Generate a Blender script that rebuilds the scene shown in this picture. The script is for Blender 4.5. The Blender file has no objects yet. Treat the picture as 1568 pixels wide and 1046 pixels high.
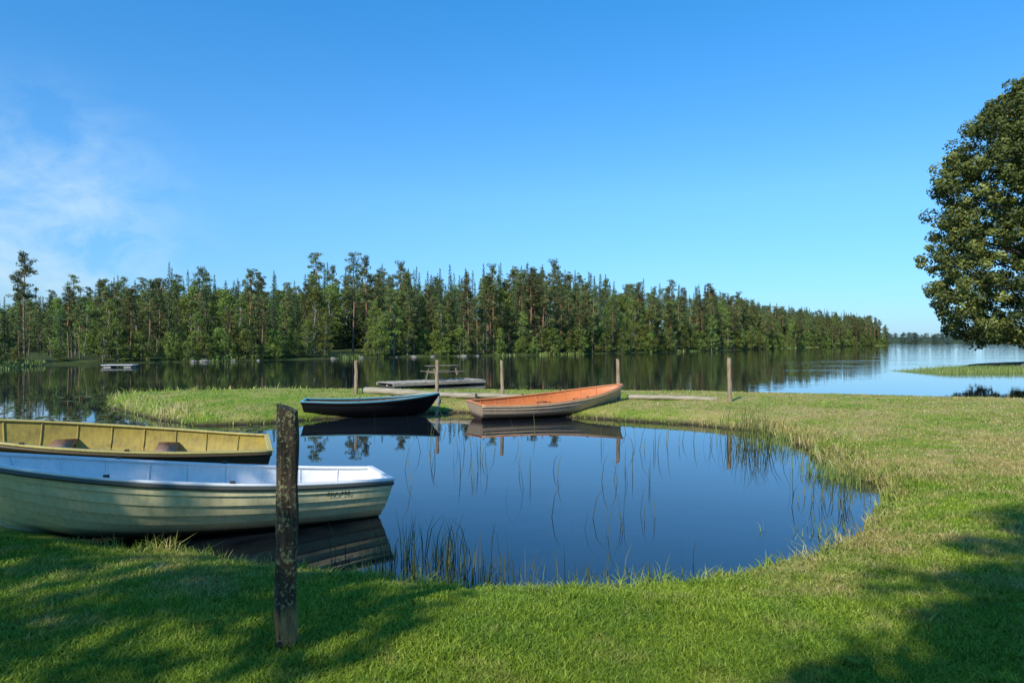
import bpy, math, random
import numpy as np
from mathutils import Vector, Matrix, noise as mn
random.seed(7); rng=np.random.default_rng(7)
scene=bpy.context.scene
COL=scene.collection
SUN_AZ=(0.50,0.866); SUN_EL=math.radians(38)

# ------------------------------------------------------------ helpers
def np_mesh(name,V,faces,mats=(),attrs=None,smooth=False):
    """faces: list of (int array (n,k), mat index)"""
    me=bpy.data.meshes.new(name)
    V=np.asarray(V,dtype=np.float32)
    me.vertices.add(len(V)); me.vertices.foreach_set('co',V.ravel())
    loops=np.concatenate([np.asarray(f,dtype=np.int32).ravel() for f,_ in faces])
    sizes=np.concatenate([np.full(len(f),np.asarray(f).shape[1],dtype=np.int32) for f,_ in faces])
    mi=np.concatenate([np.full(len(f),m,dtype=np.int32) for f,m in faces])
    me.loops.add(len(loops)); me.loops.foreach_set('vertex_index',loops)
    starts=np.concatenate([[0],np.cumsum(sizes)[:-1]]).astype(np.int32)
    me.polygons.add(len(sizes)); me.polygons.foreach_set('loop_start',starts)
    me.polygons.foreach_set('material_index',mi)
    if smooth: me.polygons.foreach_set('use_smooth',np.ones(len(sizes),dtype=bool))
    for m in mats: me.materials.append(m)
    if attrs:
        for k,a in attrs.items():
            at=me.attributes.new(k,'FLOAT','POINT'); at.data.foreach_set('value',np.asarray(a,dtype=np.float32))
    me.update(calc_edges=True); me.validate()
    return me
def obj(name,data,parent=None,loc=(0,0,0)):
    o=bpy.data.objects.new(name,data); o.location=loc
    COL.objects.link(o)
    if parent: o.parent=parent
    return o
def empty(name,loc=(0,0,0)):
    o=bpy.data.objects.new(name,None); o.location=loc; o.empty_display_size=.3
    COL.objects.link(o); return o
def sstep(a,b,x):
    t=np.clip((x-a)/(b-a),0,1); return t*t*(3-2*t)
def wob(x,y,s=1.0,seed=0.0):
    x=x*s+seed*3.1; y=y*s-seed*1.7
    return (np.sin(x*1.3+np.sin(y*1.7))+np.sin(y*1.1+1.3*np.sin(x*.9+2))+.6*np.sin(2.3*x+1.9*y)+.5*np.sin(-3.1*x+2.7*y+1)+.4*np.sin(5.3*y+4.1*x))/3.5
class NT:
    def __init__(s,name):
        s.m=bpy.data.materials.new(name); s.m.use_nodes=True; s.t=s.m.node_tree; s.t.nodes.clear()
        s.out=s.n('ShaderNodeOutputMaterial')
    def n(s,typ,**kw):
        nd=s.t.nodes.new(typ)
        for k,v in kw.items(): setattr(nd,k,v)
        return nd
    def l(s,a,b): s.t.links.new(a,b)
    def ramp(s,fac,stops):
        r=s.n('ShaderNodeValToRGB'); e=r.color_ramp.elements
        while len(e)<len(stops): e.new(.5)
        for i,(p,c) in enumerate(stops):
            e[i].position=p; e[i].color=(*c,1) if len(c)==3 else c
        if fac is not None: s.l(fac,r.inputs['Fac'])
        return r.outputs['Color']
    def noise(s,vec,scale,detail=4,rough=.55):
        n=s.n('ShaderNodeTexNoise'); n.inputs['Scale'].default_value=scale; n.inputs['Detail'].default_value=detail; n.inputs['Roughness'].default_value=rough
        if vec is not None: s.l(vec,n.inputs['Vector'])
        return n.outputs['Fac']
    def mix(s,f,a,b,mode='MIX'):
        n=s.n('ShaderNodeMix',data_type='RGBA',blend_type=mode)
        for sock,v in ((n.inputs[0],f),(n.inputs[6],a),(n.inputs[7],b)):
            if hasattr(v,'is_linked'): s.l(v,sock)
            elif isinstance(v,(int,float)): sock.default_value=v
            else: sock.default_value=(*v,1)
        return n.outputs[2]
    def math(s,op,a,b=0.0,c=None):
        n=s.n('ShaderNodeMath',operation=op)
        for i,v in enumerate((a,b) if c is None else (a,b,c)):
            if hasattr(v,'is_linked'): s.l(v,n.inputs[i])
            else: n.inputs[i].default_value=v
        return n.outputs[0]
    def mr(s,x,a,b,c=0.,d=1.):
        n=s.n('ShaderNodeMapRange'); s.l(x,n.inputs[0])
        for i,v in enumerate((a,b,c,d)): n.inputs[i+1].default_value=v
        return n.outputs[0]
    def bsdf(s,col,rough=.6,bump=None,bs=.3,bd=.01,spec=.5):
        p=s.n('ShaderNodeBsdfPrincipled')
        if hasattr(col,'is_linked'): s.l(col,p.inputs['Base Color'])
        else: p.inputs['Base Color'].default_value=(*col,1)
        if hasattr(rough,'is_linked'): s.l(rough,p.inputs['Roughness'])
        else: p.inputs['Roughness'].default_value=rough
        p.inputs['Specular IOR Level'].default_value=spec
        if bump is not None:
            b=s.n('ShaderNodeBump'); b.inputs['Strength'].default_value=bs; b.inputs['Distance'].default_value=bd
            s.l(bump,b.inputs['Height']); s.l(b.outputs[0],p.inputs['Normal'])
        s.l(p.outputs[0],s.out.inputs[0]); return p

# ------------------------------------------------------------ materials
def foliage_mat(name,c1,c2,c3,trans=.3,objvar=.25):
    m=NT(name)
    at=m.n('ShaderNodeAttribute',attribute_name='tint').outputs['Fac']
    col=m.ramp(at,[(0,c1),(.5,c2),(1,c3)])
    oi=m.n('ShaderNodeObjectInfo').outputs['Random']
    hs=m.n('ShaderNodeHueSaturation')
    m.l(m.math('MULTIPLY_ADD',oi,objvar*2,1-objvar),hs.inputs['Value'])
    m.l(m.math('MULTIPLY_ADD',oi,.05,.47),hs.inputs['Hue']); m.l(col,hs.inputs['Color']); col=hs.outputs[0]
    p=m.bsdf(col,.55,spec=.25)
    t=m.n('ShaderNodeBsdfTranslucent'); m.l(col,t.inputs[0])
    mx=m.n('ShaderNodeMixShader'); mx.inputs[0].default_value=trans
    m.l(p.outputs[0],mx.inputs[1]); m.l(t.outputs[0],mx.inputs[2]); m.l(mx.outputs[0],m.out.inputs[0])
    return m.m
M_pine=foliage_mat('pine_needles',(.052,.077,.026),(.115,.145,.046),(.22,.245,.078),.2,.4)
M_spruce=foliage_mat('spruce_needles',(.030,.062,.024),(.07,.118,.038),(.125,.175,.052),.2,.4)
M_birch=foliage_mat('birch_leaves',(.085,.12,.026),(.175,.23,.046),(.29,.35,.08),.3,.4)
M_shoreg=foliage_mat('shore_sedge',(.13,.17,.04),(.24,.30,.07),(.36,.40,.13),.3,.02)
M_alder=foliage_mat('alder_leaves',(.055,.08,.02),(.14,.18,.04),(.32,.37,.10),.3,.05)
M_reed=foliage_mat('reed_blades',(.04,.06,.02),(.10,.13,.035),(.20,.22,.06),.2,.02)
M_dist=foliage_mat('haze_tinted_foliage',(.09,.14,.13),(.14,.20,.17),(.19,.26,.19),.2,.15)  # aerial haze painted into the far trees' colour, trunks included
def bark(name,c1,c2,scale=6):
    m=NT(name); tc=m.n('ShaderNodeTexCoord').outputs['Object']
    mp=m.n('ShaderNodeMapping'); mp.inputs['Scale'].default_value=(1,1,.25); m.l(tc,mp.inputs[0])
    n=m.noise(mp.outputs[0],scale,5,.65)
    c=m.ramp(n,[(.3,c1),(.7,c2)]); m.bsdf(c,.85,bump=n,bs=.5,bd=.03,spec=.2); return m.m
def pinebark():
    m=NT('pine_bark'); tc=m.n('ShaderNodeTexCoord').outputs['Object']
    n=m.noise(tc,5,4,.6); c=m.ramp(n,[(.3,(.10,.07,.055)),(.7,(.21,.16,.125))])
    c2=m.ramp(n,[(.3,(.26,.13,.065)),(.7,(.40,.23,.13))])
    z=m.n('ShaderNodeSeparateXYZ'); m.l(tc,z.inputs[0])
    m.bsdf(m.mix(m.mr(z.outputs[2],2,6),c,c2),.85,spec=.2); return m.m
M_pbark=pinebark(); M_bark=bark('tree_bark',(.05,.04,.03),(.14,.12,.095)); M_bbark=bark('birch_bark',(.12,.11,.10),(.5,.48,.44),4)

def grasscolor(m,pos,tint):
    n1=m.noise(pos,.5,6,.65); n2=m.noise(pos,3.0,5,.65); n3=m.noise(pos,1.3,5,.7)
    green=m.ramp(tint,[(0,(.125,.205,.017)),(.5,(.26,.37,.03)),(1,(.44,.53,.07))])
    lush=m.ramp(tint,[(0,(.08,.165,.018)),(.5,(.16,.295,.026)),(1,(.30,.44,.05))])
    green=m.mix(m.ramp(n3,[(.42,(0,0,0)),(.6,(.8,.8,.8))]),green,lush)
    dry=m.ramp(tint,[(0,(.32,.25,.07)),(.6,(.54,.44,.16)),(1,(.68,.57,.31))])
    c=m.math('MULTIPLY_ADD',n2,.45,m.math('MULTIPLY',n1,.55))
    c=m.math('MULTIPLY_ADD',c,1.7,-.35)
    s=m.n('ShaderNodeSeparateXYZ'); m.l(pos,s.inputs[0])
    yr=m.math('ADD',m.mr(s.outputs[1],3.6,7,-.10,.03),m.mr(s.outputs[0],0,5,-.02,.06))
    f=m.ramp(m.math('ADD',c,yr),[(.42,(0,0,0)),(.53,(.35,.35,.35)),(.68,(.95,.95,.95))])
    return m.mix(f,green,dry)
def grass_mat():
    m=NT('grass_blades'); pos=m.n('ShaderNodeNewGeometry').outputs['Position']
    at=m.n('ShaderNodeAttribute',attribute_name='tint').outputs['Fac']
    col=grasscolor(m,pos,at)
    p=m.bsdf(col,.5,spec=.3)
    t=m.n('ShaderNodeBsdfTranslucent'); m.l(col,t.inputs[0])
    mx=m.n('ShaderNodeMixShader'); mx.inputs[0].default_value=.4
    m.l(p.outputs[0],mx.inputs[1]); m.l(t.outputs[0],mx.inputs[2]); m.l(mx.outputs[0],m.out.inputs[0]); return m.m
M_grass=grass_mat()
def ground_mat():
    m=NT('ground_soil_and_turf'); pos=m.n('ShaderNodeNewGeometry').outputs['Position']
    n=m.noise(pos,30,6,.75)
    g=grasscolor(m,pos,n)
    g=m.mix(.3,g,(.12,.10,.035))
    s=m.n('ShaderNodeSeparateXYZ'); m.l(pos,s.inputs[0])
    mud=m.ramp(m.noise(pos,6,5),[(.3,(.025,.02,.012)),(.7,(.07,.055,.03))])
    c=m.mix(m.mr(s.outputs[2],.02,.12),mud,g)
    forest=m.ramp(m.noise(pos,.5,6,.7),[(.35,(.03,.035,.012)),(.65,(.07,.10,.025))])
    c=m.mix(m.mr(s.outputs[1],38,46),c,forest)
    m.bsdf(c,.9,bump=n,bs=.8,bd=.03,spec=.15); return m.m
M_ground=ground_mat()
def water_mat():
    m=NT('lake_water'); pos=m.n('ShaderNodeNewGeometry').outputs['Position']
    s=m.n('ShaderNodeSeparateXYZ'); m.l(pos,s.inputs[0])
    mp=m.n('ShaderNodeMapping'); mp.inputs['Scale'].default_value=(.8,1.6,1); m.l(pos,mp.inputs[0])
    n1=m.noise(mp.outputs[0],1.1,3,.5)
    n2=m.noise(mp.outputs[0],.12,2,.5)
    wind=m.ramp(n2,[(.4,(.35,.35,.35)),(.65,(1,1,1))])
    st=m.math('MULTIPLY',m.mr(s.outputs[1],19,60,.012,.15),wind)
    b=m.n('ShaderNodeBump'); b.inputs['Distance'].default_value=.12
    m.l(st,b.inputs['Strength']); m.l(n1,b.inputs['Height'])
    p=m.n('ShaderNodeBsdfPrincipled'); p.inputs['Base Color'].default_value=(.007,.011,.016,1)
    p.inputs['Roughness'].default_value=.015; p.inputs['IOR'].default_value=1.6
    m.l(b.outputs[0],p.inputs['Normal']); m.l(p.outputs[0],m.out.inputs[0]); return m.m
M_water=water_mat()
def paint(name,c,rough=.4,dirt=(.12,.10,.06),amt=.5,zlo=None,zhi=None,zcol=(.02,.018,.012),scale=3,spec=.5):
    m=NT(name); tc=m.n('ShaderNodeTexCoord').outputs['Object']
    n=m.noise(tc,scale,8,.7); mp=m.n('ShaderNodeMapping'); mp.inputs['Scale'].default_value=(6,6,1.2); m.l(tc,mp.inputs[0])
    n2=m.noise(mp.outputs[0],4,5,.7)
    f=m.ramp(m.math('MULTIPLY',n,n2),[(.18,(0,0,0)),(.5,(amt,amt,amt))])
    col=m.mix(f,c,dirt)
    if zlo is not None:
        s=m.n('ShaderNodeSeparateXYZ'); m.l(tc,s.inputs[0])
        z=m.math('MULTIPLY_ADD',n2,.08,s.outputs[2])
        col=m.mix(m.mr(z,zlo+.04,zhi+.04),zcol,col)
    m.bsdf(col,rough,bump=n,bs=.15,bd=.01,spec=spec); return m.m
def wood(name,c1,c2,ax=(1,14,14),scale=3,rough=.8):
    m=NT(name); tc=m.n('ShaderNodeTexCoord').outputs['Object']
    mp=m.n('ShaderNodeMapping'); mp.inputs['Scale'].default_value=ax; m.l(tc,mp.inputs[0])
    n=m.noise(mp.outputs[0],scale,7,.65)
    m.bsdf(m.ramp(n,[(.3,c1),(.7,c2)]),rough,bump=n,bs=.6,bd=.01,spec=.25); return m.m
M_greywood=wood('weathered_wood',(.20,.17,.13),(.48,.43,.35))
M_tablewood=wood('table_wood',(.10,.08,.055),(.28,.23,.17))
M_log=wood('log_wood',(.16,.13,.085),(.48,.42,.31),(1,10,10),2)
M_postwood=wood('post_wood',(.15,.095,.06),(.46,.35,.24),(14,14,1),3)
M_reddish=wood('reddish_wood',(.24,.13,.08),(.42,.27,.19),(10,2,10),2)
M_iron=paint('dark_iron',(.04,.035,.03),.6)
def rockmat():
    m=NT('granite'); tc=m.n('ShaderNodeTexCoord').outputs['Object']; n=m.noise(tc,3,8,.7)
    m.bsdf(m.ramp(n,[(.35,(.10,.09,.08)),(.7,(.30,.28,.25))]),.85,bump=n,bs=.6,bd=.05); return m.m
M_rock=rockmat()

# ------------------------------------------------------------ terrain
NEAR=[(-400,16),(-20,14.5),(-12,12.6),(-10,11.5),(-8.2,10.3),(-6.6,9.0),(-5.4,7.7),(-4.5,6.75),(-3.5,6.1),(-2.4,5.75),(-1.5,5.5),(-.94,5.32),(-.12,5.1),(.57,5.12),(1.12,5.2),(1.73,5.4),(2.39,5.74),(3.05,6.24),(3.65,7.0),(4.25,7.9),(4.85,8.8),(4.85,9.2),(4.62,9.9),(4.85,10.5),(5.1,11.6),(5.3,13.0),(5.1,14.5),(4.1,15.5),(3.0,16.1),(1.82,16.9),(0.3,17.6),(-1.34,18.2),(-3.0,17.7),(-5.0,16.4),(-5.8,15.6),(-7.1,15.3),(-9.0,16.8),(-11.6,19.6),(-13.4,22.6),(-11.5,24.2),(-8,25),(0,24.5),(6,24),(10,22.6),(15,20.8),(20,21),(32,30),(38,39),(34,43.5),(32,47),(34,52),(64,72),(140,80),(600,120),(600,-400),(-400,-400)]
FOREST=[(-1500,20),(-80,38),(-33.5,44),(-36,50),(-37,56),(-29.6,63),(-23,71),(-14.6,82),(1.4,94),(17.5,110),(43,142),(70,180),(98,220),(140,275),(178,325),(186,336),(188,380),(120,800),(-1500,900)]
FAR=[(100,1500),(200,950),(400,800),(560,750),(900,720),(3500,700),(4500,4500),(-3000,4500),(-3000,1500)]
def sdf(poly,x,y):
    P=np.array(poly,dtype=float); Q=np.roll(P,-1,axis=0)
    d=np.full(x.shape,1e9); ins=np.zeros(x.shape,bool)
    for (ax,ay),(bx,by) in zip(P,Q):
        ex,ey=bx-ax,by-ay; t=np.clip(((x-ax)*ex+(y-ay)*ey)/(ex*ex+ey*ey),0,1)
        dd=(x-ax-t*ex)**2+(y-ay-t*ey)**2; d=np.minimum(d,dd)
        if by!=ay:
            c=((ay>y)!=(by>y))&(x<(bx-ax)*(y-ay)/(by-ay)+ax); ins^=c
    d=np.sqrt(d); return np.where(ins,d,-d)
def near_d(x,y): return sdf(NEAR,x,y)+.08*wob(x,y,3.2)+.06*wob(x,y,9,2)
def hgt(x,y):
    dn=near_d(x,y)
    zn=np.where(dn>0,.25*(1-np.exp(-np.abs(dn)/.45))+.02*np.clip(dn,0,4)+.022*wob(x,y,1.3,1)*np.clip(dn,0,1)+.008*wob(x,y,4,2)*np.clip(dn,0,1),np.maximum(dn*.5,-1.5))
    df=sdf(FOREST,x,y)
    a=x/np.maximum(y,1)
    hill=(8*np.exp(-((a+.03)/.30)**2)+.6)*sstep(8,110,df)
    zf=np.where(df>0,.5*(1-np.exp(-np.abs(df)/2))+hill,np.maximum(df*.3,-1.5))
    dr=sdf(FAR,x,y)
    zr=np.where(dr>0,1*(1-np.exp(-np.abs(dr)/5))+10*sstep(20,600,dr),np.maximum(dr*.3,-1.5))
    return np.maximum(np.maximum(zn,zf),zr)
def axis(segs):
    out=[]
    for a,b,s in segs: out.append(np.arange(a,b,s))
    out.append([segs[-1][1]]); return np.concatenate(out)
xs=axis([(-4000,-400,200),(-400,-60,10),(-60,-16,1.2),(-16,-7,.25),(-7,7,.1),(7,16,.25),(16,60,1.2),(60,400,10),(400,1000,40),(1000,4400,200)])
ys=axis([(-400,-20,40),(-20,2,.8),(2,9,.08),(9,26,.16),(26,60,1),(60,360,4),(360,1000,25),(1000,4400,200)])
X,Y=np.meshgrid(xs,ys); Z=hgt(X,Y)
nx,ny=len(xs),len(ys)
I=np.arange(nx*ny).reshape(ny,nx)
F=np.stack([I[:-1,:-1],I[:-1,1:],I[1:,1:],I[1:,:-1]],-1).reshape(-1,4)
obj('ground',np_mesh('ground',np.stack([X,Y,Z],-1).reshape(-1,3),[(F,0)],[M_ground],smooth=True))
s=4300
obj('lake_water',np_mesh('lake_water',[(-s,-400,0),(s,-400,0),(s,s,0),(-s,s,0)],[(np.array([[0,1,2,3]]),0)],[M_water]))

# ------------------------------------------------------------ boats positions used for grass exclusion
WB=((-1.58,7.66),(-5.12,5.96)); YB=((-3.5,9.5),(-7.25,7.95))
BOATSEG=[(WB[0],(-4.6,6.2)),(YB[0],(-6.8,8.15))]
def segdist(x,y,a,b):
    ex,ey=b[0]-a[0],b[1]-a[1]; t=np.clip(((x-a[0])*ex+(y-a[1])*ey)/(ex*ex+ey*ey),0,1)
    return np.hypot(x-a[0]-t*ex,y-a[1]-t*ey)

# ------------------------------------------------------------ grass
def blades(P,H,W,bend,tint,name,mat):
    n=len(P); th=rng.uniform(0,2*np.pi,n); ph=rng.uniform(0,2*np.pi,n)
    wd=np.stack([np.cos(th),np.sin(th),np.zeros(n)],1)*(W/2)[:,None]
    bd=np.stack([np.cos(ph),np.sin(ph),np.zeros(n)],1)
    up=np.array([0,0,1.0])
    b=P-up*.01
    mid=P+up*(H*.55)[:,None]+bd*(H*bend*.3)[:,None]
    tip=P+up*(H*(1-.25*bend))[:,None]+bd*(H*bend)[:,None]
    V=np.stack([b-wd,b+wd,mid+wd*.75,mid-wd*.75,tip],1).reshape(-1,3)
    k=np.arange(n)*5
    q=np.stack([k,k+1,k+2,k+3],1); t=np.stack([k+3,k+2,k+4],1)
    return np_mesh(name,V,[(q,0),(t,0)],[mat],{'tint':np.repeat(tint,5)})
def sample(n,y0,y1,margin=1.12):
    u=rng.uniform(0,1,n); y=1/(1/y0+(1/y1-1/y0)*u)
    x=rng.uniform(-.76,.76,n)*margin*y+rng.uniform(-.4,.4,n)
    return x,y
x,y=sample(660000,2.4,32)
d=near_d(x,y)
keep=(d>-.02)
for a,b in BOATSEG: keep&=segdist(x,y,a,b)>.42
bare=wob(x,y,1.7,11)+.5*wob(x,y,6,12)
keep&=~((bare>.95)&(rng.uniform(0,1,len(x))<.6))
x,y,d,bare=x[keep],y[keep],d[keep],bare[keep]
z=hgt(x,y)
r=rng.uniform(0,1,len(x))
patch=wob(x,y,2.1,3)
H=.022+.028*r*r+.013*patch+.012*sstep(6,3.5,y)
tuft=(wob(x,y,7,6)>.7); H+=tuft*rng.uniform(0,.045,len(x))
edge=np.exp(-np.clip(d,0,9)/.14)*(rng.uniform(0,1,len(x))<.4)
H+=edge*rng.uniform(.02,.17,len(x))*(1+.6*wob(x,y,2.6,9))
tip=sstep(-5.5,-8.5,x)*sstep(13,14.5,y)*sstep(1.6,.3,d)*(rng.uniform(0,1,len(x))<.4)*(wob(x,y,1.1,8)>-.3); H+=tip*rng.uniform(.05,.30,len(x))
rb=sstep(3.6,4.6,x)*sstep(7.5,9,y)*sstep(16,14.5,y)*sstep(.8,.1,d); H+=rb*rng.uniform(0,.17,len(x))
H=np.clip(H,.015,1)
W=.0035+.0012*y
tint=np.clip(rng.normal(.5,.28,len(x))+tip*.3+edge*.15-.14*patch,0,1)
obj('grass',blades(np.stack([x,y,z],1),H,W*rng.uniform(.7,1.2,len(x)),rng.uniform(.2,1.1,len(x)),tint,'grass',M_grass))

# pond reeds / rushes
px,py,ph=[],[],[]
def reedpatch(n,cx,cy,rx,ry,h0,h1):
    a=rng.normal(0,.5,n); b=rng.normal(0,.5,n)
    px.extend(cx+a*rx); py.extend(cy+b*ry); ph.extend(rng.uniform(h0,h1,n))
def flush(name,mat,wk=1.0):
    global px,py,ph
    px=np.array(px);py=np.array(py);ph=np.array(ph)
    k=near_d(px,py)<.1; px,py,ph=px[k],py[k],ph[k]; n=len(px)
    obj(name,blades(np.stack([px,py,np.full(n,-.03)],1),ph,(.005+.0006*py)*wk,rng.uniform(.02,.5,n),rng.uniform(0,.9,n),name,mat))
    px,py,ph=[],[],[]
reedpatch(150,-.75,5.75,.55,.45,.15,.52); reedpatch(90,-.2,5.35,.5,.2,.12,.42); reedpatch(40,.75,5.4,.7,.25,.1,.35)
reedpatch(14,1.0,7.0,.7,.7,.2,.5); reedpatch(12,.3,9.5,1.5,1.0,.3,.55)
reedpatch(90,4.5,12.8,.4,.8,.4,.95); reedpatch(30,4.0,12.3,.6,.7,.3,.6)
reedpatch(40,3.7,7.9,.4,.7,.2,.5); reedpatch(24,-.8,11.5,1.2,2.2,.3,.65)
reedpatch(16,2.6,12.5,1,1.5,.3,.65); reedpatch(12,-.9,14.6,1.5,.8,.3,.6); reedpatch(12,1.6,9.5,.5,.7,.2,.5)
flush('pond_reeds',M_reed)
reedpatch(260,4.45,9.5,.3,.75,.08,.34); reedpatch(160,4.75,12.6,.35,1.3,.1,.4); reedpatch(90,3.2,6.7,.5,.4,.05,.22); reedpatch(90,-1.1,5.5,.5,.15,.05,.20); reedpatch(80,1.3,5.5,.8,.15,.05,.18)
flush('bank_sedge',M_shoreg,1.0)
n=7000
x=rng.uniform(24,37,n); y=42.5+rng.normal(0,1.0,n)+(x-24)*.12
H=rng.uniform(.15,.5,n)*sstep(23.5,28,x)
obj('reed_bed',blades(np.stack([x,y,np.full(n,-.02)],1),H,np.full(n,.03),rng.uniform(.1,.5,n),rng.uniform(.3,1,n),'reed_bed',M_shoreg))
def shore_pts(n,off_lo,off_hi,i0=2,i1=15):
    P=np.array(FOREST[i0:i1+1]); L=np.hypot(*(P[1:]-P[:-1]).T); c=np.concatenate([[0],np.cumsum(L)])
    s=rng.uniform(0,c[-1],n); i=np.clip(np.searchsorted(c,s)-1,0,len(L)-1); t=(s-c[i])/L[i]
    q=P[i]+(P[i+1]-P[i])*t[:,None]; tg=(P[i+1]-P[i])/L[i][:,None]
    nrm=np.stack([-tg[:,1],tg[:,0]],1); o=rng.uniform(off_lo,off_hi,n)
    return q+nrm*o[:,None]
n=12000; q=shore_pts(n,-.2,1.8); dens=wob(q[:,0],q[:,1],.12,5)>.15; q=q[dens]; n=len(q)
obj('shore_grass',blades(np.stack([q[:,0],q[:,1],np.maximum(hgt(q[:,0],q[:,1]),0)],1),rng.uniform(.12,.36,n),.03+.0008*q[:,1],rng.uniform(.1,.5,n),rng.uniform(.2,1,n),'shore_grass',M_shoreg))
V=[];Fc=[]
for i in range(420):
    if i<230: cx,cy=rng.uniform(-15.5,-9.2),rng.uniform(14,24)
    else: cx,cy=rng.uniform(-9.5,-4.6),rng.uniform(12.2,15.3)
    if near_d(np.array([cx]),np.array([cy]))[0]>-.1 or wob(cx,cy,1.1,4)<-.05: continue
    rr=rng.uniform(.06,.15); a0=rng.uniform(0,6.28); b=len(V)
    for kk in range(10): V.append((cx+rr*math.cos(a0+kk*.6),cy+rr*math.sin(a0+kk*.6),.006+.004*rng.random()))
    Fc.append(list(range(b,b+10)))
obj('lily_pads',np_mesh('lily_pads',V,[(np.array(Fc),0)],[M_birch],{'tint':rng.uniform(.0,.5,len(V))}))

# ------------------------------------------------------------ trees
class TB:
    def __init__(s): s.V=[];s.F=[];s.T=[];s.n=0
    def tube(s,pts,rad,sides=6,mat=0):
        pts=np.array(pts,float); m=len(pts)
        a=np.linspace(0,2*np.pi,sides,endpoint=False)
        tg=np.gradient(pts,axis=0); tg/=np.linalg.norm(tg,axis=1)[:,None]+1e-9
        ref=np.where(np.abs(tg[:,2:3])>.8,np.array([[1,0,0.]]),np.array([[0,0,1.]]))
        u=np.cross(tg,ref); u/=np.linalg.norm(u,axis=1)[:,None]+1e-9; v=np.cross(tg,u)
        R=np.array(rad)[:,None,None]
        P=pts[:,None,:]+R*(np.cos(a)[None,:,None]*u[:,None,:]+np.sin(a)[None,:,None]*v[:,None,:])
        i=np.arange(m*sides).reshape(m,sides)+s.n; j=np.roll(i,-1,1)
        s.F.append((np.stack([i[:-1],j[:-1],j[1:],i[1:]],-1).reshape(-1,4),mat))
        s.V.append(P.reshape(-1,3)); s.T.append(np.zeros(m*sides)); s.n+=m*sides
    def leaves(s,C,size,aspect=.6,up=.5,out=None,tint=None,mat=1,droop=None):
        n=len(C)
        nr=rng.normal(0,1,(n,3)); nr/=np.linalg.norm(nr,axis=1)[:,None]
        if out is not None: nr=nr*.7+out
        nr[:,2]+=up; nr/=np.linalg.norm(nr,axis=1)[:,None]
        r=rng.normal(0,1,(n,3)) if droop is None else droop+rng.normal(0,.35,(n,3))
        u=r-nr*np.sum(r*nr,1)[:,None]; u/=np.linalg.norm(u,axis=1)[:,None]+1e-9; v=np.cross(nr,u)
        sz=(size*rng.uniform(.6,1.3,n))[:,None]
        P=np.stack([C-u*sz*.5,C+v*sz*aspect*.5,C+u*sz*.5,C-v*sz*aspect*.5],1)
        i=(np.arange(n*4)+s.n).reshape(n,4); s.F.append((i,mat)); s.V.append(P.reshape(-1,3))
        if tint is None: tint=rng.uniform(0,1,n)
        s.T.append(np.repeat(np.clip(tint,0,1),4)); s.n+=n*4
    def mesh(s,name,mats): return np_mesh(name,np.concatenate(s.V),s.F,mats,{'tint':np.concatenate(s.T)})
def ball(n,r):
    d=rng.normal(0,1,(n,3)); d/=np.linalg.norm(d,axis=1)[:,None]
    return d,d*(r*rng.uniform(.35,1,n)**.6)[:,None]
def make_pine(i,full=False):
    b=TB(); H=12; lean=rng.normal(0,.25,2)
    tz=np.linspace(0,H*.96,9); tx=lean[0]*(tz/H)**2+.08*np.sin(tz*.7+i); ty=lean[1]*(tz/H)**2+.08*np.cos(tz*.6+i)
    b.tube(np.stack([tx,ty,tz],1),np.linspace(.14,.035,9))
    c0=H*rng.uniform(.30,.55) if not full else H*.2
    nb=33 if not full else 46
    for k in range(nb):
        f=(k+rng.random())/nb; z=c0+(H-c0)*f
        L=(1-f**1.6)*rng.uniform(.7,2.1)*(1.0 if f>.2 else .7)+.28
        an=rng.uniform(0,6.28); cx,cy=np.interp(z,tz,tx),np.interp(z,tz,ty)
        dz=L*rng.uniform(-.05,.45)
        e=np.array([cx+L*math.cos(an),cy+L*math.sin(an),z+dz]); st=np.array([cx,cy,z])
        b.tube([st,(st+e)/2-np.array([0,0,.08]),e],[.035,.022,.01],4)
        nc=2+int(L*1.7)
        for m in range(nc):
            t=rng.uniform(.45,1.05); c=st+(e-st)*t+rng.normal(0,.18,3)
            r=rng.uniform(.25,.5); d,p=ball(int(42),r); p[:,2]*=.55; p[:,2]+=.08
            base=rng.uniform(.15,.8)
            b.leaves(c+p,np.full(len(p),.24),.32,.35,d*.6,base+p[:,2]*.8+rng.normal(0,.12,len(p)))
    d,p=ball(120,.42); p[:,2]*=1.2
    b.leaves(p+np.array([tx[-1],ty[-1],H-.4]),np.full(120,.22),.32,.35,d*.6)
    for k in range(8):
        z=rng.uniform(H*.15,c0); an=rng.uniform(0,6.28); L=rng.uniform(.3,.9)
        b.tube([(0,0,z),(L*math.cos(an),L*math.sin(an),z+.05)],[.018,.006],3)
    return b.mesh('pine_%d'%i,[M_pbark,M_pine])
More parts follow.
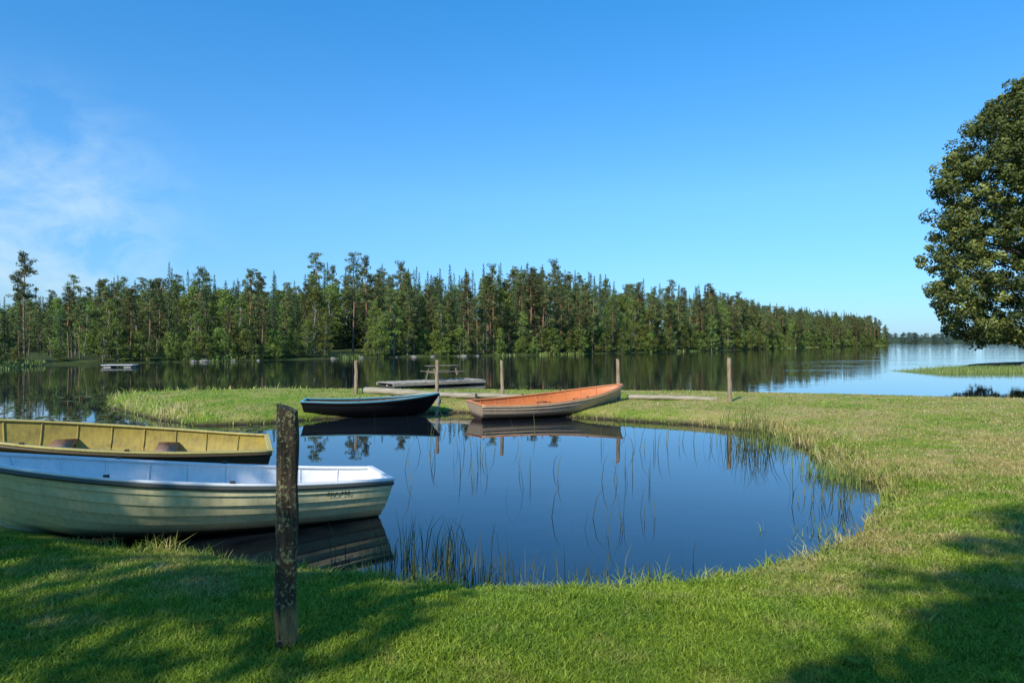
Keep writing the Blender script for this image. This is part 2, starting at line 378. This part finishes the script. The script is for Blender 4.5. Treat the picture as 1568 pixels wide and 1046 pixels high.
def make_spruce(i):
    b=TB(); H=12; Rm=rng.uniform(1.3,2.0)
    b.tube([(0,0,0),(0,0,H*.5),(0,0,H)],[.15,.08,.012])
    nb=95
    for k in range(nb):
        f=(k+rng.random())/nb; z=H*(.05+.94*f**.95); L=Rm*(1-f)**.95*rng.uniform(.6,1.2)+.07
        an=k*2.4+rng.uniform(-.4,.4); dr=-.25*L+.25*L*f
        m=int(10+L*26); t=rng.uniform(.1,1.02,m)**.8
        dirv=np.array([math.cos(an),math.sin(an),0]); side=np.array([-dirv[1],dirv[0],0])
        P=np.array([0,0,z])+dirv*(t*L)[:,None]+side*(rng.normal(0,.14,m)*(.2+t*L*.5))[:,None]
        P[:,2]+=dr*t*t*1.4+rng.normal(0,.05,m)
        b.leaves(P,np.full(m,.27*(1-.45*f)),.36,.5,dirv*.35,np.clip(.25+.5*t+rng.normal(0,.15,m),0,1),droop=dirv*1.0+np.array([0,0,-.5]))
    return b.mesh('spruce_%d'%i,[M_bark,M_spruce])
def make_broad(i,mats,H=12,R=2.4,zb=.15,ncl=70,nl=48,ls=.26,cr=.6):
    b=TB(); tz=np.linspace(0,H*.9,7); w=rng.normal(0,.12,(7,2)).cumsum(0); w[0]=0
    tr=np.column_stack([w,tz]); b.tube(tr,np.linspace(.14,.03,7))
    for k in range(ncl):
        f=rng.uniform(0,1)**.85; z=H*(zb+(1-zb)*f); pr=math.sin(math.pi*min(1,(.12+.88*f))**.8)**.7
        rr=R*pr*rng.uniform(.25,1.0); an=rng.uniform(0,6.28)
        c=np.array([rr*math.cos(an)+np.interp(z,tz,tr[:,0]),rr*math.sin(an)+np.interp(z,tz,tr[:,1]),z])
        st=np.array([np.interp(z*.75,tz,tr[:,0]),np.interp(z*.75,tz,tr[:,1]),z*.75])
        if k%2==0: b.tube([st,(st+c)/2+np.array([0,0,.1]),c],[.035,.02,.008],3)
        r=rng.uniform(.6,1.25)*cr; d,p=ball(nl,r); base=rng.uniform(.15,.85)
        b.leaves(c+p,np.full(nl,ls),.65,.3,d*.7,base+rng.normal(0,.14,nl))
    return b.mesh('broadleaf_%d'%i,mats)
pines=[make_pine(i) for i in range(5)]+[make_pine(9,True)]
spruces=[make_spruce(i) for i in range(4)]
birches=[make_broad(i,[M_bbark,M_birch],zb=.06,ncl=84) for i in range(4)]
bushes=[make_broad(10+i,[M_bark,M_birch],H=6,R=2.6,zb=.02,ncl=60,nl=50,ls=.24,cr=.6) for i in range(3)]

SKY_A=[-.95,-.80,-.75,-.693,-.635,-.559,-.501,-.444,-.367,-.32,-.272,-.214,-.157,-.08,-.023,.063,.111,.168,.226,.283,.331,.398,.475,.532,.556,.6]
SKY_S=[.064,.066,.068,.073,.080,.092,.097,.100,.097,.092,.104,.107,.100,.100,.103,.103,.091,.084,.080,.075,.061,.048,.042,.036,.021,.01]
forest=empty('forest')
cnt=0
def put(mesh,base,x,y,H,parent,nm,wide=1.0):
    global cnt; cnt+=1
    o=bpy.data.objects.new('%s_%d'%(nm,cnt),mesh); COL.objects.link(o); o.parent=parent
    z=float(hgt(np.array([x]),np.array([y]))[0]); k=H/base
    o.location=(x,y,z-.1); o.rotation_euler=(rng.normal(0,.02),rng.normal(0,.02),rng.uniform(0,6.28)); o.scale=(k*wide,k*wide,k)
    return o
rows=[(.6,2.0,1.3),(2,5,1.8),(4,8,2.1),(7,12,2.2),(11,17,2.6),(16,24,2.8),(23,33,3.0),(32,45,3.2),(44,62,4.0),(60,90,5)]
SL=430
for r,(o0,o1,sp) in enumerate(rows):
    n=int(SL/sp); q=shore_pts(n,o0,o1,1 if r>0 else 2,16)
    for (x,y) in q:
        a=x/y
        if a<-.9: continue
        z=float(hgt(np.array([x]),np.array([y]))[0])
        if z<.05: continue
        Hs=1.9+y*float(np.interp(a,SKY_A,SKY_S))-z
        Hs=max(Hs,4.0 if y<200 else 7)
        u=rng.random()
        # stands: some stretches mostly leafy, others mostly pine
        leafy=.5+.5*math.sin(x*.11+2*math.sin(y*.05))
        if r==0:
            if u<.68: put(bushes[rng.integers(3)],6,x,y,Hs*rng.uniform(.12,.36),forest,'bush',1.1)
            elif u<.78+.12*leafy: put(birches[rng.integers(4)],12,x,y,Hs*rng.uniform(.3,.66),forest,'birch',1.25)
            else: put(pines[rng.integers(6)],12,x,y,Hs*rng.uniform(.55,.92),forest,'pine')
        elif r<=3:
            if u<.08+.26*leafy: put(birches[rng.integers(4)],12,x,y,Hs*rng.uniform(.4,.82),forest,'birch',1.2)
            elif u<.18+.26*leafy: put(bushes[rng.integers(3)],6,x,y,Hs*rng.uniform(.25,.45),forest,'bush',1.1)
            elif u<.66: put(pines[rng.integers(6)],12,x,y,Hs*rng.uniform(.6,1.05),forest,'pine',rng.uniform(.8,1.15))
            else: put(spruces[rng.integers(4)],12,x,y,Hs*rng.uniform(.45,1.08),forest,'spruce')
        else:
            if u<.30: put(pines[rng.integers(6)],12,x,y,Hs*rng.uniform(.76,1.06),forest,'pine',.95)
            elif u<.87: put(spruces[rng.integers(4)],12,x,y,Hs*rng.uniform(.72,1.14),forest,'spruce',1.0)
            else: put(birches[rng.integers(4)],12,x,y,Hs*rng.uniform(.7,.88),forest,'birch',1.2)
for k in range(300):
    a=rng.uniform(-.88,-.08); y=rng.uniform(80,125)+max(0,(a+.35))*110; x=a*y
    z=float(hgt(np.array([x]),np.array([y]))[0])
    if z<.3: continue
    Hs=1.9+y*float(np.interp(a,SKY_A,SKY_S))-z
    if k%2: put(spruces[rng.integers(4)],12,x,y,Hs*rng.uniform(.68,.95),forest,'spruce',1.5)
    else: put(birches[rng.integers(4)],12,x,y,Hs*rng.uniform(.66,.84),forest,'birch',1.3)
for a,sl,y,kind in [(-.715,.128,58,'p'),(-.645,.098,61,'p'),(-.60,.092,64,'p'),(-.503,.119,68,'s'),(-.46,.106,70,'p'),(-.385,.104,76,'p'),(-.35,.10,80,'s'),(-.288,.130,84,'p'),(-.232,.130,88,'p'),(-.212,.122,92,'p'),(-.166,.114,92,'p'),(-.14,.108,104,'s'),(-.033,.110,102,'p'),(.062,.116,112,'p'),(.092,.106,116,'s'),(.137,.10,122,'s'),(.235,.09,140,'p'),(.29,.085,150,'p'),(.33,.071,165,'p')]:
    x=a*y; z=float(hgt(np.array([x]),np.array([y]))[0]); H=1.9+y*sl-z
    put((pines[rng.integers(5)] if kind=='p' else spruces[rng.integers(4)]),12,x,y,H,forest,'tall_pine' if kind=='p' else 'tall_spruce',.9)
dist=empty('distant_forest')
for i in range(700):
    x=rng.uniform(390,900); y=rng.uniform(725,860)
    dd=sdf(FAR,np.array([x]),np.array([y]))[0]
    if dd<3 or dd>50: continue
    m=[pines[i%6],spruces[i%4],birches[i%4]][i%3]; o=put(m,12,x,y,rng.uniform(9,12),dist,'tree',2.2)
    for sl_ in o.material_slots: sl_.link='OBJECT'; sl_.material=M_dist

# right-hand alder
def big_tree():
    b=TB(); tr=np.array([[0,0,0],[.1,0,2],[-.2,.1,5],[.1,.2,9],[0,.1,13],[0,0,17.5]])
    b.tube(tr,[.42,.34,.28,.2,.12,.04],10)
    pz=[1.7,2.6,4.2,6,9.5,13.2,16.2,18.6,20]; pr=[5.3,6.9,7.7,7.8,7.7,7.1,6.0,4.2,1.6]
    N=1600
    for k in range(N):
        # evenly spread heights keep the crown closed while the outline stays ragged
        z=1.6+18.4*((k*.6180339)%1.0); R=np.interp(z,pz,pr)
        an=rng.uniform(0,6.2832)
        R*=1+.04*math.sin(3*an+z*.9)+.04*math.sin(7*an-z*2.1)
        f=rng.uniform(.76,1.06) if k%3 else rng.uniform(.2,.8)
        rr=R*f
        c=np.array([rr*math.cos(an),rr*math.sin(an),z+rng.normal(0,.15)])
        zz=max(1.2,z*.7); st=np.array([0,0,zz])
        if k%8==0:
            md=(st+c)/2+np.array([0,0,.5]); b.tube([st,md,c],[.09,.05,.015],4)
        r=rng.uniform(.35,.9); nl=int(55+105*r); d,p=ball(nl,r); p[:,2]*=.75; base=rng.uniform(.0,.75)
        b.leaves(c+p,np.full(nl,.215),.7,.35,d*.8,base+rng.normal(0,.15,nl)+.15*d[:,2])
    return b.mesh('alder_tree',[M_bark,M_alder])
bt=big_tree()
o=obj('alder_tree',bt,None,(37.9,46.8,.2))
# trees behind the viewer that shade the lawn
o=obj('alder_tree',bt,None,(-.1,-8.2,.3)); o.scale=(.6,.6,.6); o.rotation_euler=(0,0,2.2)
for i,(x,y) in enumerate([(-8.4,-5.4),(-10.8,-4.6)]):
    o=obj('birch_tree',birches[i],None,(x,y,.3)); o.rotation_euler=(0,0,i*1.3)

# ------------------------------------------------------------ rocks
def rock(name,x,y,r,z=0,parent=None):
    import bmesh
    bm=bmesh.new(); bmesh.ops.create_icosphere(bm,subdivisions=3,radius=1)
    sd=rng.uniform(0,50)
    for v in bm.verts:
        k=1+.35*mn.noise(v.co*1.3+Vector((sd,0,0)))+.12*mn.noise(v.co*4+Vector((sd,0,0)))
        v.co=Vector((v.co.x*k*1.25,v.co.y*k,v.co.z*k*.6))*r
    me=bpy.data.meshes.new(name); bm.to_mesh(me); bm.free(); me.materials.append(M_rock)
    o=obj(name,me,parent,(x,y,z)); o.rotation_euler=(0,0,rng.uniform(0,6)); return o
rk=empty('shore_rocks')
for i,q in enumerate(shore_pts(16,-.3,.5,5,8)): rock('rock_%d'%i,q[0],q[1],rng.uniform(.15,.36),.0,rk)
rock('boulder',33.7,44.6,.6,.1)

# ------------------------------------------------------------ posts and logs
def post(name,x,y,H,r,mat,seed=0,lean=(0,0),rings=40,sides=20,parent=None,lumpy=.08):
    z0=float(hgt(np.array([x]),np.array([y]))[0])
    V=[]
    for i in range(rings+1):
        f=i/rings; z=f*H
        for k in range(sides):
            a=2*math.pi*k/sides; p=Vector((math.cos(a),math.sin(a),z*4+seed))
            rr=r*(1.04-.1*f)*(1+lumpy*mn.noise(p*1.2)*1.5+.06*mn.noise(Vector((p.x*4,p.y*4,z*2+seed))))
            topz=.02*math.cos(a+seed)*(1 if i==rings else 0)
            V.append((rr*math.cos(a)+lean[0]*f,rr*math.sin(a)+lean[1]*f,z+topz-.15*(1-f)))
    I=np.arange((rings+1)*sides).reshape(-1,sides); J=np.roll(I,-1,1)
    F=np.stack([I[:-1],J[:-1],J[1:],I[1:]],-1).reshape(-1,4)
    me=np_mesh(name,V,[(F,0),(I[-1:].copy(),0)],[mat],smooth=True); me.set_sharp_from_angle(angle=math.radians(50))
    return obj(name,me,parent,(x,y,z0))
def lichen():
    m=NT('lichen_post_wood'); tc=m.n('ShaderNodeTexCoord').outputs['Object']
    mp=m.n('ShaderNodeMapping'); mp.inputs['Scale'].default_value=(16,16,1.6); m.l(tc,mp.inputs[0])
    g=m.noise(mp.outputs[0],3,8,.7)
    base=m.ramp(g,[(.3,(.02,.017,.012)),(.55,(.085,.065,.045)),(.75,(.22,.18,.12))])
    l1=m.noise(tc,55,4,.6); l2=m.noise(tc,7,3,.6)
    sm=m.math('ADD',m.math('MULTIPLY',l1,.65),m.math('MULTIPLY',l2,.35))
    lm=m.ramp(sm,[(.53,(0,0,0)),(.58,(.8,.8,.8))])
    c=m.mix(lm,base,(.34,.33,.17))
    sp=m.n('ShaderNodeSeparateXYZ'); m.l(tc,sp.inputs[0])
    w=m.math('ADD',sp.outputs[2],m.math('MULTIPLY',g,.25))
    bare=m.ramp(w,[(.18,(0,0,0)),(.22,(1,1,1)),(.34,(1,1,1)),(.38,(0,0,0))])
    bf=m.math('MULTIPLY',bare,m.ramp(m.noise(mp.outputs[0],.9,3),[(.42,(0,0,0)),(.5,(1,1,1))]))
    c=m.mix(bf,c,m.ramp(g,[(.3,(.10,.055,.025)),(.6,(.42,.27,.12))]))
    m.bsdf(c,.85,bump=m.math('ADD',g,m.math('MULTIPLY',l1,.5)),bs=1,bd=.025,spec=.2); return m.m
M_lich=lichen()
post('wooden_post',-1.185,3.57,1.27,.059,M_lich,3,(.012,0),90,32,lumpy=.16)
for i,(x,y,h) in enumerate([(-4.66,20.4,1.0),(-2.2,19.9,1.05),(-.26,19.5,1.08),(2.93,18.65,1.12),(5.75,18.0,1.15)]):
    post('mooring_post',x,y,h,.052,M_postwood,i*7+1,(rng.normal(0,.03),0),lumpy=.2)
def log(name,p0,p1,r):
    p0=Vector(p0);p1=Vector(p1); L=(p1-p0).length; b=TB(); n=24
    xs_=np.linspace(0,L,n); pts=np.stack([xs_,.04*np.sin(xs_*1.1),.015*np.sin(xs_*2)],1)
    rad=r*(1-.25*xs_/L)*(1+.06*np.sin(xs_*5)); rad=np.concatenate([[.001],rad,[.001]]); pts=np.vstack([pts[:1]-[[.002,0,0]],pts,pts[-1:]+[[.002,0,0]]])
    b.tube(pts,rad,12); me=b.mesh(name,[M_log]); me.polygons.foreach_set('use_smooth',[True]*len(me.polygons)); me.set_sharp_from_angle(angle=.9)
    o=obj(name,me,None,p0); o.rotation_euler=(p1-p0).to_track_quat('X','Z').to_euler(); return o
def G(x,y,dz=0): return (x,y,float(hgt(np.array([x]),np.array([y]))[0])+dz)
log('mooring_log',G(-4.5,20.7,.08),G(-1.0,19.3,.1),.11)
log('mooring_log',G(-2.3,19.6,.07),G(1.3,19.2,.07),.08)
log('mooring_log',G(3.2,18.9,.06),G(5.5,18.3,.05),.08)
log('mooring_log',G(-2.1,19.2,.12),G(-2.0,17.6,.02),.07)

# ------------------------------------------------------------ boxes
def boxes(name,bl,mat,parent,bev=.006):
    import bmesh
    bm=bmesh.new()
    for (c,sz,rot) in bl:
        mt=Matrix.Translation(c)@Matrix.Rotation(rot[2],4,'Z')@Matrix.Rotation(rot[1],4,'Y')@Matrix.Rotation(rot[0],4,'X')@Matrix.Diagonal((*sz,1))
        bmesh.ops.create_cube(bm,size=1,matrix=mt)
    me=bpy.data.meshes.new(name); bm.to_mesh(me); bm.free(); me.materials.append(mat)
    o=obj(name,me,parent)
    md=o.modifiers.new('b','BEVEL'); md.width=bev; md.segments=1
    return o
jt=empty('wooden_jetty',(-3.45,29.6,-.08)); jt.rotation_euler=(0,0,math.radians(38))
boxes('deck_planks',[((-2.2+.157*i,0,.27+.006*math.sin(i*2.3)),(.145,1.5+.04*math.sin(i*5.1),.035),(0,0,0)) for i in range(29)],M_greywood,jt)
boxes('side_beams',[((0,.73,.2),(4.6,.08,.1),(0,0,0)),((0,-.73,.2),(4.6,.08,.1),(0,0,0)),((0,0,.16),(4.4,.1,.1),(0,0,0))],M_log,jt)
boxes('floats',[((-1.8,0,.06),(.7,1.3,.2),(0,0,0)),((.1,0,.06),(.7,1.3,.2),(0,0,0)),((1.9,0,.06),(.7,1.3,.2),(0,0,0))],M_iron,jt)
pt=empty('picnic_table',(-3.05,29.9,.21)); pt.rotation_euler=(0,0,math.radians(38)); pt.scale=(.92,.8,.88)
boxes('table_top',[((0,-.28+.14*i,.72),(1.6,.125,.035),(0,0,0)) for i in range(5)],M_tablewood,pt)
boxes('bench_seats',[((0,s_*.68+o_,.44),(1.6,.12,.035),(0,0,0)) for s_ in(-1,1) for o_ in(-.07,.07)],M_tablewood,pt)
boxes('legs',[((sx*.6,sy*.38,.35),(.05,.09,.84),(sy*.5,0,0)) for sx in(-1,1) for sy in(-1,1)]+[((sx*.6+.03,0,.40),(.05,1.5,.07),(0,0,0)) for sx in(-1,1)]+[((sx*.6+.03,0,.68),(.05,.66,.06),(0,0,0)) for sx in(-1,1)],M_tablewood,pt)
wj=empty('swimming_raft',(-29,50.5,0)); wj.rotation_euler=(0,0,.1)
M_whitep=paint('white_paint',(.75,.75,.73),.5)
boxes('raft_deck',[((-1.0+.2*i,0,.17),(.185,1.1,.04),(0,0,0)) for i in range(11)],M_whitep,wj)
boxes('raft_floats',[((-.7,0,.05),(.5,.9,.17),(0,0,0)),((.7,0,.05),(.5,.9,.17),(0,0,0))],M_greywood,wj)

# ------------------------------------------------------------ boats
def boat(loc,heading,pitch,roll,L,beam,tw,sh,rake,m_out,m_in,m_rim,m_rub,m_seat,strakes=0,seats=(.22,.5,.74),kr=.12,rub=(-.045,-.008),seath=.62):
    root=empty('rowing_boat',loc)
    root.rotation_mode='QUATERNION'
    root.rotation_quaternion=(Matrix.Rotation(heading,4,'Z')@Matrix.Rotation(-pitch,4,'Y')@Matrix.Rotation(roll,4,'X')).to_quaternion()
    co=np.polyfit([0,.4,1],sh,2)
    sheer=lambda t:np.polyval(co,t)
    keel=lambda t:kr*max(0,(t-.68)/.32)**2.2+.03*max(0,1-t/.4)**2
    def hb(t):
        if t<.42: s_=math.sin(t/.42*math.pi/2); return beam/2*(tw/beam+(1-tw/beam)*s_)
        s_=(t-.42)/.58; return beam/2*max(0,(1-s_**2.4))**.85
    ss=lambda a,b,x:float(sstep(a,b,np.float64(x)))
    def pt(t,q,off=0,th=0):
        s_=1 if q>=0 else -1; aq=abs(q); a=aq*math.pi/2
        w=ss(.5,1,t)
        yy=(math.sin(a)**.8)*(1-w)+(aq**.9)*w; zz=((1-math.cos(a))**.9)*(1-w)+(aq**1.05)*w
        k=keel(t); h=sheer(t)-k; b=hb(t)
        ow=min(1,b/.12)
        y=max(0,b*yy+off*ow*math.sin(a*.9+.1)-th*min(1,aq*3)); z=k+h*zz-off*ow*math.cos(a)+th*(1-aq)
        x=t*L-rake*(1-zz)**1.3*ss(.62,1,t)-.10*zz*(1-ss(0,.12,t))
        return (x,s_*y,z)
    ts=[1-(1-i/56)**1.25 for i in range(57)]
    prof=[]
    if strakes:
        for j in range(strakes):
            q0,q1=(j/strakes)**.8,((j+1)/strakes)**.8
            prof+= [(q0,.018 if j else 0),((q0+q1)/2,.009 if j else 0),(q1,0)]
    else: prof=[(i/16,0) for i in range(17)]
    prof=[(-q,o) for q,o in reversed(prof)]+prof[1:]
    V=[pt(t,q,o) for t in ts for q,o in prof]
    m=len(prof); I=np.arange(len(V)).reshape(-1,m)
    F=np.stack([I[:-1,:-1],I[1:,:-1],I[1:,1:],I[:-1,1:]],-1).reshape(-1,4)
    me=np_mesh('hull',V,[(F,0),(I[:1].copy(),0)],[m_out],smooth=True); me.set_sharp_from_angle(angle=math.radians(28)); obj('hull',me,root)
    th=.03; qs=np.linspace(-1,1,25); ti=[.012+(.985-.012)*(1-(1-i/40)**1.2) for i in range(41)]
    V=[]
    for t in ti:
        for q in qs:
            x,y,z=pt(t,q,0,th); z=max(z,keel(t)+.085); V.append((x,y,z-.004))
    I=np.arange(len(V)).reshape(-1,25)
    F=np.stack([I[:-1,:-1],I[:-1,1:],I[1:,1:],I[1:,:-1]],-1).reshape(-1,4)
    me=np_mesh('inner_shell',V,[(F,0),(I[:1,::-1].copy(),0)],[m_in],smooth=True); me.set_sharp_from_angle(angle=math.radians(40)); obj('inner_shell',me,root)
    def sweep(nm,w0,w1,z0,z1,mat):
        VV=[];FF=[]
        for s_ in(1,-1):
            b0=len(VV)
            for t in ts:
                x,y,z=pt(t,1.0*s_)
                yi=max(abs(y)-w0,0.0); yo=abs(y)+w1
                for (yy,zz) in ((yi,z+z0),(yo,z+z0),(yo,z+z1),(yi,z+z1)): VV.append((x+(w1 if t==1 else 0),s_*yy,zz))
            nn=len(ts)
            for i in range(nn-1):
                for k in range(4):
                    a=b0+i*4+k; c=b0+i*4+(k+1)%4; FF.append((a,c,c+4,a+4))
            FF.append((b0,b0+1,b0+2,b0+3)); e=b0+(nn-1)*4; FF.append((e,e+1,e+2,e+3))
        me=np_mesh(nm,VV,[(np.array(FF),0)],[mat])
        import bmesh
        bm=bmesh.new(); bm.from_mesh(me); bmesh.ops.recalc_face_normals(bm,faces=bm.faces); bm.to_mesh(me); bm.free()
        obj(nm,me,root)
    sweep('gunwale',.05,.012,-.005,.022,m_rim)
    sweep('rub_rail',-.003,.024,rub[0],rub[1],m_rub)
    x,y,z=pt(0,1)
    boxes('transom_cap',[((x+.02,0,z+.010),(.07,2*y+.02,.03),(0,0,0))],m_rim,root)
    for i,t in enumerate(seats):
        w=.13; zt=keel(t)+(sheer(t)-keel(t))*seath
        def wid(tt):
            for q in np.linspace(.2,1,40):
                p=pt(tt,q,0,.03)
                if p[2]>=zt: return p[1]
            return p[1]
        t0,t1=max(t-w/L,.012),t+w/L; y0,y1=wid(t0)-.002,wid(t1)-.002; x0,x1=t0*L-.02,t1*L-.02
        VV=[(x0,-y0,zt),(x0,y0,zt),(x1,y1,zt),(x1,-y1,zt)]; VV+=[(a,b_*.97,c-.035) for a,b_,c in VV]
        FF=np.array([(0,3,2,1),(4,5,6,7),(0,1,5,4),(2,3,7,6),(1,2,6,5),(3,0,4,7)])
        obj('thwart_%d'%i,np_mesh('thwart',VV,[(FF,0)],[m_seat]),root)
    b=TB(); pts=[pt(t,0) for t in np.linspace(.03,.999,30)]+[pt(1,q) for q in np.linspace(.05,1,14)]
    pts=np.array(pts); pts[:,1]=0; b.tube(pts,np.full(len(pts),.016),6); obj('keel_and_stem',b.mesh('keel',[m_out]),root)
    bl=[]
    for t in(.38,.64):
        for s_ in(1,-1):
            x,y,z=pt(t,s_); bl.append(((x,y-s_*.015,z+.03),(.05,.03,.03),(0,0,0)))
    boxes('rowlocks',bl,M_iron,root,.003)
    # inner ribs
    b=TB()
    for t in np.linspace(.08,.86,9):
        P=[]
        for q in np.linspace(-.98,.98,22):
            x,y,z=pt(t,q,0,.032); z=max(z,keel(t)+.088); P.append((x,y,z))
        b.tube(P,np.full(22,.012),5)
    obj('ribs',b.mesh('ribs',[m_in]),root)
    return root,pt
def hd(a,b): return math.atan2(b[1]-a[1],b[0]-a[0])
W_out=paint('cream_gelcoat',(.72,.62,.34),.35,(.26,.21,.09),.65,.06,.17,(.07,.06,.035))
W_in=paint('white_gelcoat',(.80,.81,.80),.35,(.35,.33,.28),.35)
W_rub=paint('rub_rail_grey',(.07,.075,.06),.5)
a,b=WB
wr,wpt=boat((a[0],a[1],-.09),hd(a,b),math.radians(2.8),math.radians(1.5),3.98,1.42,.95,(.50,.55,.83),.62,W_out,W_in,W_in,W_rub,W_in,strakes=7,kr=.14)
tx=bpy.data.curves.new('hull_lettering','FONT'); tx.body='EKA 390'; tx.size=.062; tx.extrude=.0005; tx.space_character=1.1
tx.materials.append(paint('black_lettering',(.02,.02,.02),.5))
p0=wpt(.155,.83); p1=wpt(.07,.83)
to=bpy.data.objects.new('hull_lettering',tx); COL.objects.link(to); to.parent=wr
to.location=(p0[0],p0[1]+.022,p0[2]); 
ux=(Vector(p1)-Vector(p0)).normalized(); uz=Vector((0,0,1)); un=ux.cross(uz).normalized(); un=(un+Vector((0,0,-.12))).normalized(); uy=un.cross(ux).normalized()
to.rotation_euler=Matrix((ux,uy,un)).transposed().to_euler()
Y_out=paint('brown_hull',(.09,.065,.03),.5,(.04,.03,.02),.6)
Y_in=paint('ochre_paint',(.40,.30,.055),.6,(.13,.10,.03),1.0,scale=5)
Y_rim=paint('ochre_rim',(.52,.43,.13),.5,(.2,.16,.05),.9)
a,b=YB
boat((a[0],a[1],-.03),hd(a,b),math.radians(2.5),math.radians(-4.5),4.1,1.6,1.05,(.52,.60,.84),.5,Y_out,Y_in,Y_rim,Y_out,M_reddish,seats=(.3,.6),seath=.70)
K_out=paint('black_hull',(.006,.006,.007),.6,(.02,.02,.02),.3,spec=.15)
K_in=paint('dark_inner',(.03,.035,.03),.6)
K_rim=paint('turquoise_rim',(.10,.33,.42),.45,(.1,.15,.15),.5)
a,b=(-5.15,17.2),(-1.95,17.75)
boat((a[0],a[1],-.06),hd(a,b),math.radians(.5),math.radians(0),3.3,1.25,.95,(.48,.44,.58),.35,K_out,K_in,K_rim,K_out,K_in)
O_out=paint('worn_beige_hull',(.44,.33,.22),.5,(.18,.10,.06),.7,.14,.25,(.06,.028,.018))
O_in=paint('orange_paint',(.62,.18,.04),.45,(.30,.10,.04),.8)
O_rim=paint('orange_rim',(.66,.24,.07),.45,(.3,.2,.1),.5)
O_tr=paint('faded_rub',(.50,.36,.22),.5,(.2,.12,.08),.7)
O_seat=wood('boat_seat_wood',(.30,.13,.06),(.55,.30,.15),(10,2,10),2)
a,b=(-.85,16.75),(2.95,18.55)
boat((a[0],a[1],-.06),hd(a,b),math.radians(.8),math.radians(3),4.25,1.55,1.0,(.46,.46,.74),.35,O_out,O_in,O_rim,O_tr,O_seat,strakes=5)

# ------------------------------------------------------------ sky, sun, camera
w=bpy.data.worlds.new('World'); scene.world=w; w.use_nodes=True; t=w.node_tree; t.nodes.clear()
N=t.nodes.new; Lk=t.links.new
sky=N('ShaderNodeTexSky'); sky.sky_type='NISHITA'; sky.sun_disc=False; sky.sun_elevation=SUN_EL
sky.sun_rotation=math.atan2(-SUN_AZ[0],-SUN_AZ[1]); sky.air_density=1.0; sky.dust_density=.3; sky.ozone_density=3.0
tc=N('ShaderNodeTexCoord'); sp=N('ShaderNodeSeparateXYZ'); Lk(tc.outputs['Generated'],sp.inputs[0])
rp=N('ShaderNodeValToRGB'); Lk(sp.outputs[2],rp.inputs[0]); e=rp.color_ramp.elements
e[0].position=0; e[0].color=(.40,.64,1.05,1); e[1].position=.45; e[1].color=(.33,1.17,1.64,1)
e=e.new(.2); e.color=(.57,1.04,1.37,1)
mu=N('ShaderNodeMix'); mu.data_type='RGBA'; mu.blend_type='MULTIPLY'; mu.inputs[0].default_value=1
Lk(sky.outputs[0],mu.inputs[6]); Lk(rp.outputs[0],mu.inputs[7])
mp=N('ShaderNodeMapping'); mp.inputs['Scale'].default_value=(3,3,5); mp.inputs['Rotation'].default_value=(0,.5,0); Lk(tc.outputs['Generated'],mp.inputs[0])
nz=N('ShaderNodeTexNoise'); nz.inputs['Scale'].default_value=3.4; nz.inputs['Detail'].default_value=10; nz.inputs['Roughness'].default_value=.62; nz.inputs['Distortion'].default_value=.5; Lk(mp.outputs[0],nz.inputs['Vector'])
cr=N('ShaderNodeValToRGB'); Lk(nz.outputs['Fac'],cr.inputs[0]); cr.color_ramp.elements[0].position=.38; cr.color_ramp.elements[1].position=.74
dv=N('ShaderNodeVectorMath'); dv.operation='DISTANCE'; dv.inputs[1].default_value=Vector((-.70,1,.13)).normalized(); Lk(tc.outputs['Generated'],dv.inputs[0])
mr=N('ShaderNodeMapRange'); mr.interpolation_type='SMOOTHSTEP'; mr.inputs[1].default_value=.03; mr.inputs[2].default_value=.25; mr.inputs[3].default_value=1; mr.inputs[4].default_value=0; Lk(dv.outputs['Value'],mr.inputs[0])
m1=N('ShaderNodeMath'); m1.operation='MULTIPLY'; Lk(cr.outputs[0],m1.inputs[0]); Lk(mr.outputs[0],m1.inputs[1])
m2=N('ShaderNodeMath'); m2.operation='MULTIPLY'; m2.inputs[1].default_value=.8; Lk(m1.outputs[0],m2.inputs[0])
cm=N('ShaderNodeMix'); cm.data_type='RGBA'; Lk(m2.outputs[0],cm.inputs[0]); Lk(mu.outputs[2],cm.inputs[6]); cm.inputs[7].default_value=(4.6,6.1,6.9,1)
bg=N('ShaderNodeBackground'); bg.inputs[1].default_value=.14; Lk(cm.outputs[2],bg.inputs[0])
wo=N('ShaderNodeOutputWorld'); Lk(bg.outputs[0],wo.inputs[0])
sl=bpy.data.lights.new('sun','SUN'); sl.energy=5; sl.angle=math.radians(.5); sl.color=(1,.93,.80)
so=obj('sun',sl,None,(0,0,30)); so.rotation_euler=Vector((SUN_AZ[0]*math.cos(SUN_EL),SUN_AZ[1]*math.cos(SUN_EL),-math.sin(SUN_EL))).to_track_quat('-Z','Y').to_euler()
cd=bpy.data.cameras.new('camera'); cd.lens=24; cd.sensor_width=36; cd.clip_end=9000; cd.clip_start=.05
c=obj('camera',cd,None,(0,0,1.9)); c.rotation_euler=(math.radians(90),0,0); scene.camera=c
scene.view_settings.view_transform='Standard'; scene.view_settings.look='None'; scene.view_settings.exposure=0
print('trees',cnt)
